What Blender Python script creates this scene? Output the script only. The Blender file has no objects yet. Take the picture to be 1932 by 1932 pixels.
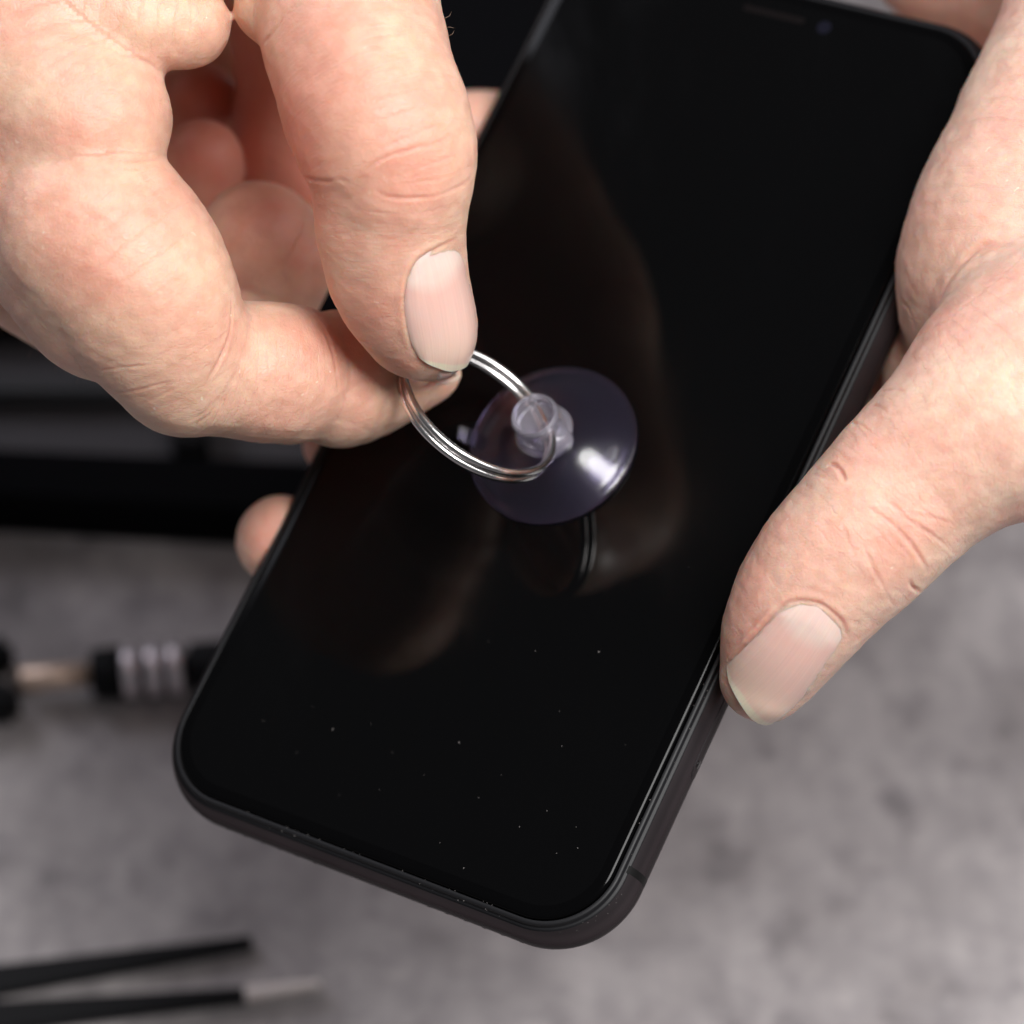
import bpy, bmesh, math, random
import numpy as np
from mathutils import Vector, Matrix, noise as mnoise
random.seed(4); RNG = np.random.default_rng(4)
sc = bpy.context.scene
# ------------------------------------------------------------------ camera
CAM_H = 0.563
PITCH = math.radians(60)
CAM = np.array([0.0, -CAM_H / math.tan(PITCH), CAM_H])
cx_, cy_, cb_ = np.array([1., 0, 0]), np.array([0, math.sin(PITCH), math.cos(PITCH)]), np.array([0, -math.cos(PITCH), math.sin(PITCH)])
R3 = np.array([cx_, cy_, cb_]).T                 # camera axes as columns
FPX = 6485.44                                    # focal length in photo pixels (1932 wide)
cam_d = bpy.data.cameras.new('camera'); cam = bpy.data.objects.new('camera', cam_d)
sc.collection.objects.link(cam); sc.camera = cam
cam.location = CAM; cam.rotation_euler = (math.radians(90) - PITCH, 0, 0)
cam_d.sensor_width = 36; cam_d.lens = 36 * FPX / 1932
cam_d.clip_start = 0.02; cam_d.clip_end = 20
cam_d.dof.use_dof = True; cam_d.dof.focus_distance = 0.466; cam_d.dof.aperture_fstop = 11.8
# ------------------------------------------------------------------ world + light
w = bpy.data.worlds.new('World'); sc.world = w; w.use_nodes = True
bg = w.node_tree.nodes['Background']; bg.inputs[0].default_value = (0.93, 0.95, 1.0, 1); bg.inputs[1].default_value = 0.085
sc.view_settings.view_transform = 'Standard'; sc.view_settings.look = 'None'
sc.view_settings.exposure = 0; sc.view_settings.gamma = 1

def W(p):
    """camera-space millimetres (x right, y up, z back) -> world metres"""
    return CAM + (np.asarray(p, float) @ R3.T) * 0.001
def Cp(px, py, d):
    """photo pixel (1932 grid) at distance d mm along the view axis -> camera-space mm"""
    return np.array([(px - 966) / FPX * d, -(py - 966) / FPX * d, -d], float)

def area(name, pos_mm, target_mm, size, power, col=(1, 1, 1), sy=None):
    l = bpy.data.lights.new(name, 'AREA'); l.size = size; l.energy = power; l.color = col
    if sy: l.shape = 'ELLIPSE'; l.size_y = sy
    o = bpy.data.objects.new(name, l); sc.collection.objects.link(o)
    a, b = Vector(W(pos_mm)), Vector(W(target_mm)); o.location = a
    o.rotation_euler = (b - a).to_track_quat('-Z', 'Y').to_euler(); return o
area('key_light', (165, 220, 110), (0, 0, -480), 0.22, 5.15, (1.0, 0.985, 0.975), 0.40)
area('window_light', (480, 220, -60), (170, -150, -600), 0.34, 1.7, (1.0, 0.98, 0.98), 0.34)
area('far_window', (-430, 560, -430), (-20, 60, -480), 0.30, 1.5, (0.90, 0.90, 1.0))

# ------------------------------------------------------------------ helpers
def tag(o, label=None, cat=None, group=None, kind=None):
    if label: o['label'] = label
    if cat: o['category'] = cat
    if group: o['group'] = group
    if kind: o['kind'] = kind
    return o
def empty(name, loc, label, cat, group=None):
    o = bpy.data.objects.new(name, None); sc.collection.objects.link(o); o.location = Vector(loc); o.empty_display_size = .01
    return tag(o, label, cat, group)
def link_mesh(name, me, mat, parent=None, smooth=True):
    o = bpy.data.objects.new(name, me); sc.collection.objects.link(o)
    if mat: me.materials.append(mat)
    if smooth: me.polygons.foreach_set('use_smooth', [True] * len(me.polygons))
    if parent:
        o.parent = parent; o.matrix_parent_inverse = Matrix.Translation(parent.location).inverted()
    return o
def mesh_np(name, V, F):
    me = bpy.data.meshes.new(name); me.from_pydata([tuple(v) for v in V], [], [tuple(int(i) for i in f) for f in F]); me.update(); return me
def grid_faces(n, m, close_n=False, close_m=False):
    F = []
    for i in range(n if close_n else n - 1):
        for j in range(m if close_m else m - 1):
            a = i * m + j; b = i * m + (j + 1) % m; c = ((i + 1) % n) * m + (j + 1) % m; d = ((i + 1) % n) * m + j
            F.append((a, b, c, d))
    return F
def tube(pts, rad, seg=12, closed=False, cap=True):
    """tube mesh data round a polyline, parallel-transported; rad scalar or list"""
    P = np.asarray(pts, float); n = len(P)
    rad = np.full(n, rad) if np.isscalar(rad) else np.asarray(rad, float)
    T = np.zeros_like(P)
    for i in range(n):
        a, b = (P[(i - 1) % n], P[(i + 1) % n]) if closed else (P[max(i - 1, 0)], P[min(i + 1, n - 1)])
        T[i] = (b - a) / (np.linalg.norm(b - a) + 1e-12)
    u = np.cross(T[0], [0.31, 0.52, 0.79]); u /= np.linalg.norm(u); V = []
    for i in range(n):
        u = u - T[i] * (u @ T[i]); u /= np.linalg.norm(u); v = np.cross(T[i], u)
        for k in range(seg):
            a = 2 * math.pi * k / seg; V.append(P[i] + rad[i] * (math.cos(a) * u + math.sin(a) * v))
    F = grid_faces(n, seg, closed, True)
    if cap and not closed:
        F.append(tuple(range(seg))[::-1]); F.append(tuple((n - 1) * seg + k for k in range(seg)))
    return np.array(V), F
def lathe(profile, seg=96):
    """profile [(r,z)] -> mesh data about z, ends capped when r==0"""
    V = []; F = []
    for r, z in profile:
        for k in range(seg):
            a = 2 * math.pi * k / seg; V.append((max(r, 1e-4) * math.cos(a), max(r, 1e-4) * math.sin(a), z))
    return np.array(V), grid_faces(len(profile), seg, False, True)
def nodes(name):
    m = bpy.data.materials.new(name); m.use_nodes = True; nt = m.node_tree
    return m, nt, nt.nodes['Principled BSDF'], nt.links
def pbr(name, col, rough=.5, metal=0, **kw):
    m, nt, b, L = nodes(name)
    b.inputs['Base Color'].default_value = (*col, 1); b.inputs['Roughness'].default_value = rough; b.inputs['Metallic'].default_value = metal
    for k, v in kw.items(): b.inputs[k.replace('_', ' ')].default_value = v
    return m
def noise_node(nt, scale, detail=3, rough=.5, vec=None):
    n = nt.nodes.new('ShaderNodeTexNoise'); n.inputs['Scale'].default_value = scale; n.inputs['Detail'].default_value = detail
    n.inputs['Roughness'].default_value = rough
    if vec is not None: nt.links.new(vec, n.inputs['Vector'])
    return n
def ramp(nt, fac, stops):
    r = nt.nodes.new('ShaderNodeValToRGB'); nt.links.new(fac, r.inputs[0])
    while len(r.color_ramp.elements) < len(stops): r.color_ramp.elements.new(.5)
    for e, (p, c) in zip(r.color_ramp.elements, stops): e.position = p; e.color = (*c, 1)
    return r.outputs[0]
def mixrgb(nt, fac, a, b, mode='MIX'):
    m = nt.nodes.new('ShaderNodeMix'); m.data_type = 'RGBA'; m.blend_type = mode
    for sock, v in ((m.inputs[0], fac), (m.inputs[6], a), (m.inputs[7], b)):
        if hasattr(v, 'links'): nt.links.new(v, sock)
        elif isinstance(v, tuple): sock.default_value = (*v, 1)
        else: sock.default_value = v
    return m.outputs[2]
def math_node(nt, op, a, b=None, c=None):
    m = nt.nodes.new('ShaderNodeMath'); m.operation = op
    for i, v in enumerate((a, b, c)):
        if v is None: continue
        if hasattr(v, 'links'): nt.links.new(v, m.inputs[i])
        else: m.inputs[i].default_value = v
    return m.outputs[0]
def bump(nt, h, strength, dist, normal=None):
    b = nt.nodes.new('ShaderNodeBump'); b.inputs['Strength'].default_value = strength; b.inputs['Distance'].default_value = dist
    nt.links.new(h, b.inputs['Height'])
    if normal is not None: nt.links.new(normal, b.inputs['Normal'])
    return b.outputs[0]

# ------------------------------------------------------------------ setting: the table
def table_material():
    m, nt, b, L = nodes('grey_mottled_table')
    tc = nt.nodes.new('ShaderNodeTexCoord').outputs['Object']
    n1 = noise_node(nt, 26, 6, .62, tc); n2 = noise_node(nt, 95, 5, .6, tc); n3 = noise_node(nt, 210, 4, .65, tc)
    c = ramp(nt, n1.outputs[0], [(.30, (.235, .212, .212)), (.5, (.335, .306, .307)), (.7, (.475, .438, .434))])
    c2 = ramp(nt, n2.outputs[0], [(.30, (.50, .49, .51)), (.47, (1, 1, 1)), (.60, (1, 1, 1)), (.74, (1.4, 1.38, 1.36))])
    c = mixrgb(nt, .85, c, c2, 'MULTIPLY')
    c3 = ramp(nt, n3.outputs[0], [(.35, (.8, .8, .82)), (.65, (1.15, 1.15, 1.15))])
    c = mixrgb(nt, .8, c, c3, 'MULTIPLY')
    L.new(c, b.inputs['Base Color']); b.inputs['Roughness'].default_value = .62
    L.new(bump(nt, n3.outputs[0], .2, .0006), b.inputs['Normal'])
    return m
V = [(-1.6, -1.2, 0), (1.6, -1.2, 0), (1.6, 2.2, 0), (-1.6, 2.2, 0)]
bm = bmesh.new(); bmesh.ops.create_grid(bm, x_segments=24, y_segments=24, size=1.6); me = bpy.data.meshes.new('table_top'); bm.to_mesh(me); bm.free()
tbl = link_mesh('table_surface', me, table_material()); tbl.location = (0, .3, 0); tag(tbl, kind='structure')

def T(px, py, z=0.0):
    """world point on the horizontal plane z (metres) seen at a photo pixel"""
    d = (Cp(px, py, 1.0)) @ R3.T
    return CAM + d * ((z - CAM[2]) / d[2])

# ------------------------------------------------------------------ phone
PR = np.array([[0.857878095014357, 0.4203607986478993, -0.29553675415189556], [-0.2763878740669162, 0.8623318184322266, 0.4242565002308625], [0.43319154788997005, -0.28227758302683115, 0.8559582051462689]])
PC = np.array([10.1779, 15.246, -498.0256])
def Ph(p):  # phone-local mm -> camera-space mm
    return PC + np.asarray(p, float) @ PR.T
def PW(p): return W(Ph(p))
PW_, PH_, PRAD = 75.7, 151.1, 12.43
def rrect(inset, n=20, dense=True):
    a, b, r = PW_ / 2 - inset, PH_ / 2 - inset, PRAD - inset
    P = []
    for cx, cy, t0 in ((a - r, b - r, 0), (-a + r, b - r, 90), (-a + r, -b + r, 180), (a - r, -b + r, 270)):
        for k in range(n + 1):
            t = math.radians(t0 + 90 * k / n); P.append((cx + r * math.cos(t), cy + r * math.sin(t)))
    return P
def sweep(profile, n=20):
    """profile [(inset,z)] swept round the phone outline"""
    V = []
    for ins, z in profile:
        V += [(x, y, z) for x, y in rrect(ins, n)]
    m = 4 * (n + 1)
    return np.array(V), grid_faces(len(profile), m, False, True), m
def frame_profile():
    P = []
    for k in range(25):
        t = math.radians(40 + (320 - 40) * 0 ) if False else None
    for k in range(29):
        a = math.radians(130 - 260 * k / 28)      # top, round the outside, to the bottom
        c, s = math.cos(a), math.sin(a)
        x = 3.9 * math.copysign(abs(c) ** (2 / 2.2), c); z = 4.4 * math.copysign(abs(s) ** (2 / 2.2), s)
        P.append((3.9 - x, -4.15 + z))
    P = [p for p in P if p[0] <= 1.45 or p[1] < -8.0]
    P = [p for p in P if p[0] < 1.38] + [(1.6, -8.25), (4.0, -8.3)]
    return P
alu, nt, b, L = nodes('graphite_aluminium')
tc = nt.nodes.new('ShaderNodeTexCoord').outputs['Object']
nz = noise_node(nt, 5200, 2, .5, tc); nz2 = noise_node(nt, 60, 3, .5, tc)
b.inputs['Metallic'].default_value = .72; b.inputs['Specular Tint'].default_value = (.22, .20, .21, 1)
L.new(ramp(nt, nz2.outputs[0], [(.3, (.056, .047, .050)), (.7, (.078, .066, .070))]), b.inputs['Base Color'])
b.inputs['Roughness'].default_value = .30
L.new(bump(nt, nz.outputs[0], .10, .00008), b.inputs['Normal'])
glass = pbr('screen_glass', (.0018, .0018, .002), .04, 0, IOR=1.5, Specular_IOR_Level=.24)
gt = glass.node_tree; gco = gt.nodes.new('ShaderNodeTexCoord').outputs['Object']
gmp = gt.nodes.new('ShaderNodeMapping'); gmp.inputs['Scale'].default_value = (1, .35, 1); gmp.inputs['Rotation'].default_value = (0, 0, .9); gt.links.new(gco, gmp.inputs[0])
gn = noise_node(gt, 60, 5, .62, gmp.outputs[0])
gt.links.new(ramp(gt, gn.outputs[0], [(.42, (.03,) * 3), (.70, (.17,) * 3)]), gt.nodes['Principled BSDF'].inputs['Roughness'])
bezel_m = pbr('glass_edge', (.0018, .0018, .002), .09, 0, IOR=1.5, Specular_IOR_Level=.1)
gasket_m = pbr('black_gasket', (.009, .009, .0105), .5, Specular_IOR_Level=.35)
band_m = pbr('antenna_band_plastic', (.004, .004, .004), .6, Specular_IOR_Level=.2)
phone = empty('smartphone', PW((0, 0, -4.15)), 'black smartphone with dark screen held in the right hand, suction cup on its glass', 'smartphone')
V, F, m = sweep(frame_profile()); F = [f[::-1] for f in F]
body = link_mesh('frame', mesh_np('frame', PW(V), F), alu, phone)
V, F, m = sweep([(3.9, -8.3), (4.5, -8.32)]); F = [f[::-1] for f in F] + [tuple(range(m, 2 * m))[::-1]]
link_mesh('back_panel', mesh_np('back', PW(V), F), bezel_m, phone, False)
V, F, m = sweep([(1.15, -1.1), (1.34, -.86), (1.5, -.80), (1.66, -.78), (1.70, -.35), (1.74, -.12), (1.84, -.02), (2.25, .07), (2.34, .03), (2.38, -.1), (2.42, -1.0)]); F = [f[::-1] for f in F]
link_mesh('gasket', mesh_np('gasket', PW(V), F), gasket_m, phone)
V, F, m = sweep([(2.50, -1.0), (2.50, .05), (2.54, .28), (2.62, .42), (2.78, .53), (3.05, .61), (3.5, .665), (4.0, .69), (4.3, .70)])
F = [f[::-1] for f in F]
link_mesh('glass_edge', mesh_np('glass_edge', PW(V), F), bezel_m, phone)
V = [(x, y, .70) for x, y in rrect(4.3)]
scr = link_mesh('screen', mesh_np('screen', PW(V), [tuple(range(len(V)))[::-1][::-1]]), glass, phone, False)
# notch: earpiece slit, camera lens
def rbox_poly(cx, cy, a, b, r, n=6):
    P = []
    for sx, sy, t0 in ((1, 1, 0), (-1, 1, 90), (-1, -1, 180), (1, -1, 270)):
        for k in range(n + 1):
            t = math.radians(t0 + 90 * k / n); P.append((cx + sx * (a - r) + r * math.cos(t), cy + sy * (b - r) + r * math.sin(t)))
    return P
def slab(poly, z0, z1):
    n = len(poly); V = [(x, y, z0) for x, y in poly] + [(x, y, z1) for x, y in poly]
    F = [(i, (i + 1) % n, n + (i + 1) % n, n + i) for i in range(n)] + [tuple(range(n, 2 * n)), tuple(range(n))[::-1]]
    return np.array(V), F
V, F = slab(rbox_poly(0.5, 68.9, 5.2, .55, .54), .60, .712)
link_mesh('earpiece', mesh_np('earpiece', PW(V), F), pbr('earpiece_mesh', (.004, .0028, .003), .9, Specular_IOR_Level=.1), phone, False)
V, F = slab(rbox_poly(9.0, 68.7, 1.1, 1.1, 1.09), .60, .712)
link_mesh('camera_lens', mesh_np('lens', PW(V), F), pbr('lens_blue', (.003, .003, .009), .6, Specular_IOR_Level=.12), phone, False)
V, F = slab(rbox_poly(22.5, 63.2, .7, .7, .69), .60, .71)
# side details: antenna band, sim tray and its pin hole on the right side
def side_pt(y, ang, lift=.02):
    a = math.radians(ang); c, s = math.cos(a), math.sin(a)
    x = 3.9 * math.copysign(abs(c) ** (2 / 2.2), c); z = 4.4 * math.copysign(abs(s) ** (2 / 2.2), s)
    return (PW_ / 2 - 3.9 + x + lift * c, y, -4.15 + z + lift * s)
def side_patch(y0, y1, a0, a1, lift=.03, n=24):
    V = [side_pt(y0 + (y1 - y0) * j, a0 + (a1 - a0) * i / n, lift) for i in range(n + 1) for j in (0, 1)]
    return np.array(V), grid_faces(n + 1, 2)
for y0, sgn in ((-61.2, 1), (61.2, 1)):
    V, F = side_patch(y0 - 1.05 if y0 < 0 else y0, y0 if y0 < 0 else y0 + 1.05, 52, -60, .008)
    link_mesh('antenna_band', mesh_np('antenna_band', PW(V), F), band_m, phone)
# sim tray: engraved outline as a thin dark line loop
lp = [side_pt(y, a, .012) for y, a in [(-26, 8)] + [(-26 - k, 8) for k in range(1, 19)] + [(-45.3, 4), (-45.8, -3), (-45.8, -12), (-45.3, -19), (-44.2, -22)] + [(-44 + k, -22) for k in range(1, 19)]]
V, F = tube(lp, .055, 6)
link_mesh('sim_tray', mesh_np('sim_tray', PW(V), F), gasket_m, phone)
ca = np.array(side_pt(-43.6, -6, 0)); nrm = np.array([math.cos(math.radians(-6)), 0, math.sin(math.radians(-6))])
V, F = tube([ca - nrm * .3, ca + nrm * .035], .62, 20)
link_mesh('sim_pinhole', mesh_np('pin_hole', PW(V), F), pbr('hole_black', (.004, .004, .004), .25), phone)
# bottom speaker grille holes along the lower edge
for k in range(6):
    for s in (-1, 1):
        x = s * (9.5 + k * 3.0); a = math.radians(-28)
        c0 = np.array([x, -PH_ / 2 + 3.9 - 3.9 * abs(math.cos(a)) ** (2 / 2.2), -4.15 - 4.4 * abs(math.sin(a)) ** (2 / 2.2)])
        nn = np.array([0, -math.cos(a), math.sin(a)])
        V, F = tube([c0 - nn * .4, c0 + nn * .004], .55, 14)
        link_mesh('speaker_hole', mesh_np('speaker_hole', PW(V), F), gasket_m, phone)

# ------------------------------------------------------------------ suction cup (phone-local z is its axis)
clear, nt, b, L = nodes('clear_pvc')
b.inputs['Base Color'].default_value = (.70, .63, .95, 1); b.inputs['Transmission Weight'].default_value = .992
b.inputs['Roughness'].default_value = .16; b.inputs['IOR'].default_value = 1.45
CUP = np.array([-1.0, -7.3, .72])
cupE = empty('suction_cup', PW(CUP), 'clear plastic suction cup stuck to the black phone screen with metal ring through its stem', 'suction cup')
def dome_profile():
    outer = [(0.0, 4.9), (2.4, 4.9), (3.6, 4.82), (5.0, 4.5), (6.8, 3.9), (8.4, 3.1), (9.8, 2.2), (10.9, 1.45), (11.6, 1.15), (12.1, 1.0), (12.45, .78), (12.6, .45), (12.5, .14), (12.25, .0)]
    inner = [(11.9, .03), (11.2, .32), (9.8, 1.15), (8.2, 2.0), (6.6, 2.65), (4.8, 3.1), (3.0, 3.3), (1.5, 3.35), (0, 3.36)]
    return outer + inner
def stem_profile():
    return [(0.0, 8.2), (1.6, 8.2), (2.4, 8.35), (2.66, 8.8), (2.72, 9.6), (2.82, 10.05), (3.08, 10.2), (3.36, 10.02), (3.5, 9.5), (3.5, 8.2), (3.42, 6.8), (3.5, 5.9), (3.75, 5.4), (4.0, 5.0), (4.0, 4.96), (0, 4.96)]
def smooth_profile(P, n=4):
    P = [np.array(p, float) for p in P]; out = []
    for i in range(len(P) - 1):
        p0, p1, p2, p3 = P[max(i - 1, 0)], P[i], P[i + 1], P[min(i + 2, len(P) - 1)]
        for k in range(n):
            t = k / n; out.append(tuple(.5 * ((2 * p1) + (-p0 + p2) * t + (2 * p0 - 5 * p1 + 4 * p2 - p3) * t * t + (-p0 + 3 * p1 - 3 * p2 + p3) * t ** 3)))
    out.append(tuple(P[-1])); return out
V, F = lathe(smooth_profile(dome_profile()), 128)
cup = link_mesh('cup', mesh_np('cup', PW(V + CUP), [f[::-1] for f in F]), clear, cupE)
milky, nt, b, L = nodes('milky_pvc')
b.inputs['Base Color'].default_value = (.88, .85, .96, 1); b.inputs['Transmission Weight'].default_value = .88
b.inputs['Roughness'].default_value = .16; b.inputs['IOR'].default_value = 1.4
V, F = lathe(smooth_profile(stem_profile()), 72)
link_mesh('stem', mesh_np('stem', PW(V + CUP), [f[::-1] for f in F]), milky, cupE)
# side boss on the stem where the ring leaves it
cv, cf = tube([(.8, -.6, 6.4), (3.4, -1.6, 5.9), (4.3, -2.0, 5.7), (4.5, -2.1, 5.65)], [2.5, 2.4, 2.1, 1.6], 32)
link_mesh('stem_boss', mesh_np('stem_boss', PW(cv + CUP), cf), milky, cupE)
# pull tab on the rim
dirt = np.array([-math.cos(math.radians(14)), -math.sin(math.radians(14)), 0]); side = np.array([-dirt[1], dirt[0], 0])
tabv = []
for u, ww, zt in ((11.6, 1.3, .35), (13.0, 1.2, 1.3), (13.9, 1.0, 2.2)):
    for s in (-1, 1):
        for z in (0, .75): tabv.append(dirt * u + side * s * ww + np.array([0, 0, zt + z]))
tf = []
for i in range(2):
    a = i * 4; b4 = a + 4
    tf += [(a, a + 1, b4 + 1, b4), (a + 2, b4 + 2, b4 + 3, a + 3), (a, b4, b4 + 2, a + 2), (a + 1, a + 3, b4 + 3, b4 + 1)]
tf += [(0, 2, 3, 1), (8, 9, 11, 10)]
to = link_mesh('pull_tab', mesh_np('pull_tab', PW(np.array(tabv) + CUP), tf), clear, cupE, False)

# ------------------------------------------------------------------ split ring
RCpx, RD = (900, 777), 482.0
e1 = np.array([.782, -.623, 0.]); e2 = np.array([.623, .782, 0]) * .548 + np.array([0, 0, -.836]); e2 /= np.linalg.norm(e2)
rn = np.cross(e1, e2)
RC = Cp(*RCpx, RD); RR = 12.02
steel, nt, b, L = nodes('nickel_steel')
tc = nt.nodes.new('ShaderNodeTexCoord').outputs['Object']
b.inputs['Metallic'].default_value = 1; b.inputs['Roughness'].default_value = .2; b.inputs['Base Color'].default_value = (.80, .78, .77, 1)
sn = noise_node(nt, 2600, 4, .65, tc); L.new(ramp(nt, sn.outputs[0], [(.35, (.16,) * 3), (.65, (.26,) * 3)]), b.inputs['Roughness'])
L.new(bump(nt, sn.outputs[0], .05, .00003), b.inputs['Normal'])
ringE = empty('key_ring', W(RC), 'silver split ring pinched between thumb and index finger, threaded through the suction cup stem', 'ring')
def coil(a0, turns, n=460):
    P = []
    for k in range(n):
        f = k / (n - 1) * turns; a = a0 + 2 * math.pi * f
        t = min(max((f - (turns * .5 - .07)) / .14, 0), 1); o = .65 * (2 * (t * t * (3 - 2 * t)) - 1)
        P.append(RC + RR * (math.cos(a) * e1 + math.sin(a) * e2) + rn * o)
    return P
V, F = tube([W(p) for p in coil(math.radians(199), 1.985)], .00059, 18)
link_mesh('ring_coil', mesh_np('ring_coil', V, F), steel, ringE)
# ------------------------------------------------------------------ hands: implicit surface built on posed finger chains
class Chain:
    def __init__(s, pts, k=2.0, sub=5, flat=None):
        P = np.array([np.r_[Cp(a, b, d), r * d / FPX] for a, b, d, r in pts]); Q = []
        n = len(P)
        for i in range(n - 1):
            p0, p1, p2, p3 = P[max(i - 1, 0)], P[i], P[i + 1], P[min(i + 2, n - 1)]
            for j in range(sub):
                t = j / sub; Q.append(.5 * ((2 * p1) + (-p0 + p2) * t + (2 * p0 - 5 * p1 + 4 * p2 - p3) * t * t + (-p0 + 3 * p1 - 3 * p2 + p3) * t ** 3))
        Q.append(P[-1]); s.Q = np.array(Q); s.k = k
        s.s = np.r_[0, np.cumsum(np.linalg.norm(np.diff(s.Q[:, :3], axis=0), axis=1))]
def seg_d(P, a, b):
    ab = b[:3] - a[:3]; pa = P - a[:3]
    h = np.clip((pa @ ab) / (ab @ ab + 1e-9), 0, 1)
    d = np.sqrt(((pa - h[..., None] * ab) ** 2).sum(-1)) - (a[3] + (b[3] - a[3]) * h)
    return d, h
def smin(a, b, k):
    h = np.maximum(k - np.abs(a - b), 0) / k
    return np.minimum(a, b) - h * h * k * .25
def sdf(P, chains):
    out = None
    for c in chains:
        d = np.full(len(P), 1e3)
        for a, b in zip(c.Q[:-1], c.Q[1:]): d = np.minimum(d, seg_d(P, a, b)[0])
        out = d if out is None else smin(out, d, c.k)
    return out
def field(chains, h):
    lo = np.min([c.Q[:, :3].min(0) - c.Q[:, 3].max() for c in chains], 0) - 3
    hi = np.max([c.Q[:, :3].max(0) + c.Q[:, 3].max() for c in chains], 0) + 3
    n = np.ceil((hi - lo) / h).astype(int) + 1
    F = np.full(n, 50., np.float32)
    ax = [lo[i] + h * np.arange(n[i]) for i in range(3)]
    for c in chains:
        G = {}; m = c.k + 1.6
        lo_c = c.Q[:, :3].min(0) - c.Q[:, 3].max() - m; hi_c = c.Q[:, :3].max(0) + c.Q[:, 3].max() + m
        i0 = np.clip(np.floor((lo_c - lo) / h).astype(int), 0, n); i1 = np.clip(np.ceil((hi_c - lo) / h).astype(int) + 1, 0, n)
        D = np.full(i1 - i0, 50., np.float32)
        for a, b in zip(c.Q[:-1], c.Q[1:]):
            rr = max(a[3], b[3]) + m
            j0 = np.clip(np.floor((np.minimum(a[:3], b[:3]) - rr - lo) / h).astype(int), i0, i1); j1 = np.clip(np.ceil((np.maximum(a[:3], b[:3]) + rr - lo) / h).astype(int) + 1, i0, i1)
            x, y, z = (ax[i][j0[i]:j1[i]].astype(np.float32) for i in range(3))
            ab = (b[:3] - a[:3]).astype(np.float32)
            px, py, pz = (x - a[0])[:, None, None], (y - a[1])[None, :, None], (z - a[2])[None, None, :]
            hh = np.clip((px * ab[0] + py * ab[1] + pz * ab[2]) / (ab @ ab + 1e-9), 0, 1)
            d = np.sqrt((px - hh * ab[0]) ** 2 + (py - hh * ab[1]) ** 2 + (pz - hh * ab[2]) ** 2) - (a[3] + (b[3] - a[3]) * hh)
            sl = tuple(slice(j0[i] - i0[i], j1[i] - i0[i]) for i in range(3))
            D[sl] = np.minimum(D[sl], d)
        sl = tuple(slice(i0[i], i1[i]) for i in range(3))
        F[sl] = smin(F[sl], D, c.k)
    return F, lo
def surface_nets(F, lo, h):
    S = F < 0; nx, ny, nz = F.shape
    c = S[:-1, :-1, :-1].astype(np.int8)
    cnt = np.zeros((nx - 1, ny - 1, nz - 1), np.int8)
    offs = [(i, j, k) for i in (0, 1) for j in (0, 1) for k in (0, 1)]
    for i, j, k in offs: cnt += S[i:nx - 1 + i, j:ny - 1 + j, k:nz - 1 + k]
    act = (cnt > 0) & (cnt < 8); idx = np.argwhere(act)
    vid = np.full(act.shape, -1, np.int64); vid[act] = np.arange(len(idx))
    acc = np.zeros((len(idx), 3)); num = np.zeros(len(idx))
    for o in offs:
        for axx in range(3):
            if o[axx]: continue
            p = list(o); p[axx] = 1
            f0 = F[tuple((idx + o).T)]; f1 = F[tuple((idx + p).T)]
            mk = (f0 < 0) != (f1 < 0); t = f0[mk] / (f0[mk] - f1[mk])
            q = np.tile(np.array(o, float), (mk.sum(), 1)); q[:, axx] = t
            acc[mk] += q; num[mk] += 1
    V = lo + h * (idx + acc / num[:, None])
    Q = []
    for axx in range(3):
        a, b = [i for i in range(3) if i != axx]
        s0 = [slice(None)] * 3; s1 = [slice(None)] * 3; s0[axx] = slice(0, -1); s1[axx] = slice(1, None)
        A, B = S[tuple(s0)], S[tuple(s1)]
        e = np.argwhere(A != B)
        e = e[(e[:, a] > 0) & (e[:, b] > 0) & (e[:, a] < F.shape[a] - 1) & (e[:, b] < F.shape[b] - 1)]
        ins = A[tuple(e.T)]
        def vv(da, db):
            q = e.copy(); q[:, a] -= da; q[:, b] -= db; return vid[tuple(q.T)]
        q = np.stack([vv(1, 1), vv(0, 1), vv(0, 0), vv(1, 0)], 1)
        flip = ins if axx != 1 else ~ins
        q[~flip] = q[~flip][:, ::-1]
        Q.append(q)
    return V, np.concatenate(Q)
def np_mesh(name, V, Q):
    me = bpy.data.meshes.new(name); me.vertices.add(len(V)); me.vertices.foreach_set('co', np.asarray(V, np.float32).ravel())
    me.loops.add(Q.size); me.loops.foreach_set('vertex_index', Q.astype(np.int32).ravel())
    me.polygons.add(len(Q)); me.polygons.foreach_set('loop_start', np.arange(0, Q.size, 4, dtype=np.int32))
    me.update(calc_edges=True); return me
def smooth(V, Q, it=3):
    E = np.concatenate([Q[:, [0, 1]], Q[:, [1, 2]], Q[:, [2, 3]], Q[:, [3, 0]]])
    n = len(V); deg = np.bincount(E[:, 0], minlength=n) + np.bincount(E[:, 1], minlength=n)
    for k in range(it):
        lam = .5
        A = np.stack([np.bincount(E[:, 0], V[E[:, 1], i], n) + np.bincount(E[:, 1], V[E[:, 0], i], n) for i in range(3)], 1) / deg[:, None]
        V = V + lam * (A - V)
    return V
def cast(px, py, chains, d0=400.):
    """camera ray -> first hit on the implicit hand; falls back to the closest surface point"""
    px, py = np.atleast_1d(px).astype(float), np.atleast_1d(py).astype(float)
    D = np.stack([(px - 966) / FPX, -(py - 966) / FPX, -np.ones_like(px)], 1); ln = np.linalg.norm(D, axis=1)
    t = np.full(len(px), d0); best = np.full(len(px), 1e9); bt = t.copy()
    for _ in range(70):
        d = sdf(D * t[:, None], chains); ad = np.abs(d); mk = ad < best; best[mk] = ad[mk]; bt[mk] = t[mk]
        t = t + np.where(ad < .01, 0, d) / ln * .9
        t = np.minimum(t, 620)
    P = D * np.where(np.abs(sdf(D * t[:, None], chains)) < .1, t, bt)[:, None]
    for _ in range(4):
        P = P - grad(P, chains) * sdf(P, chains)[:, None]
    return P
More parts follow.
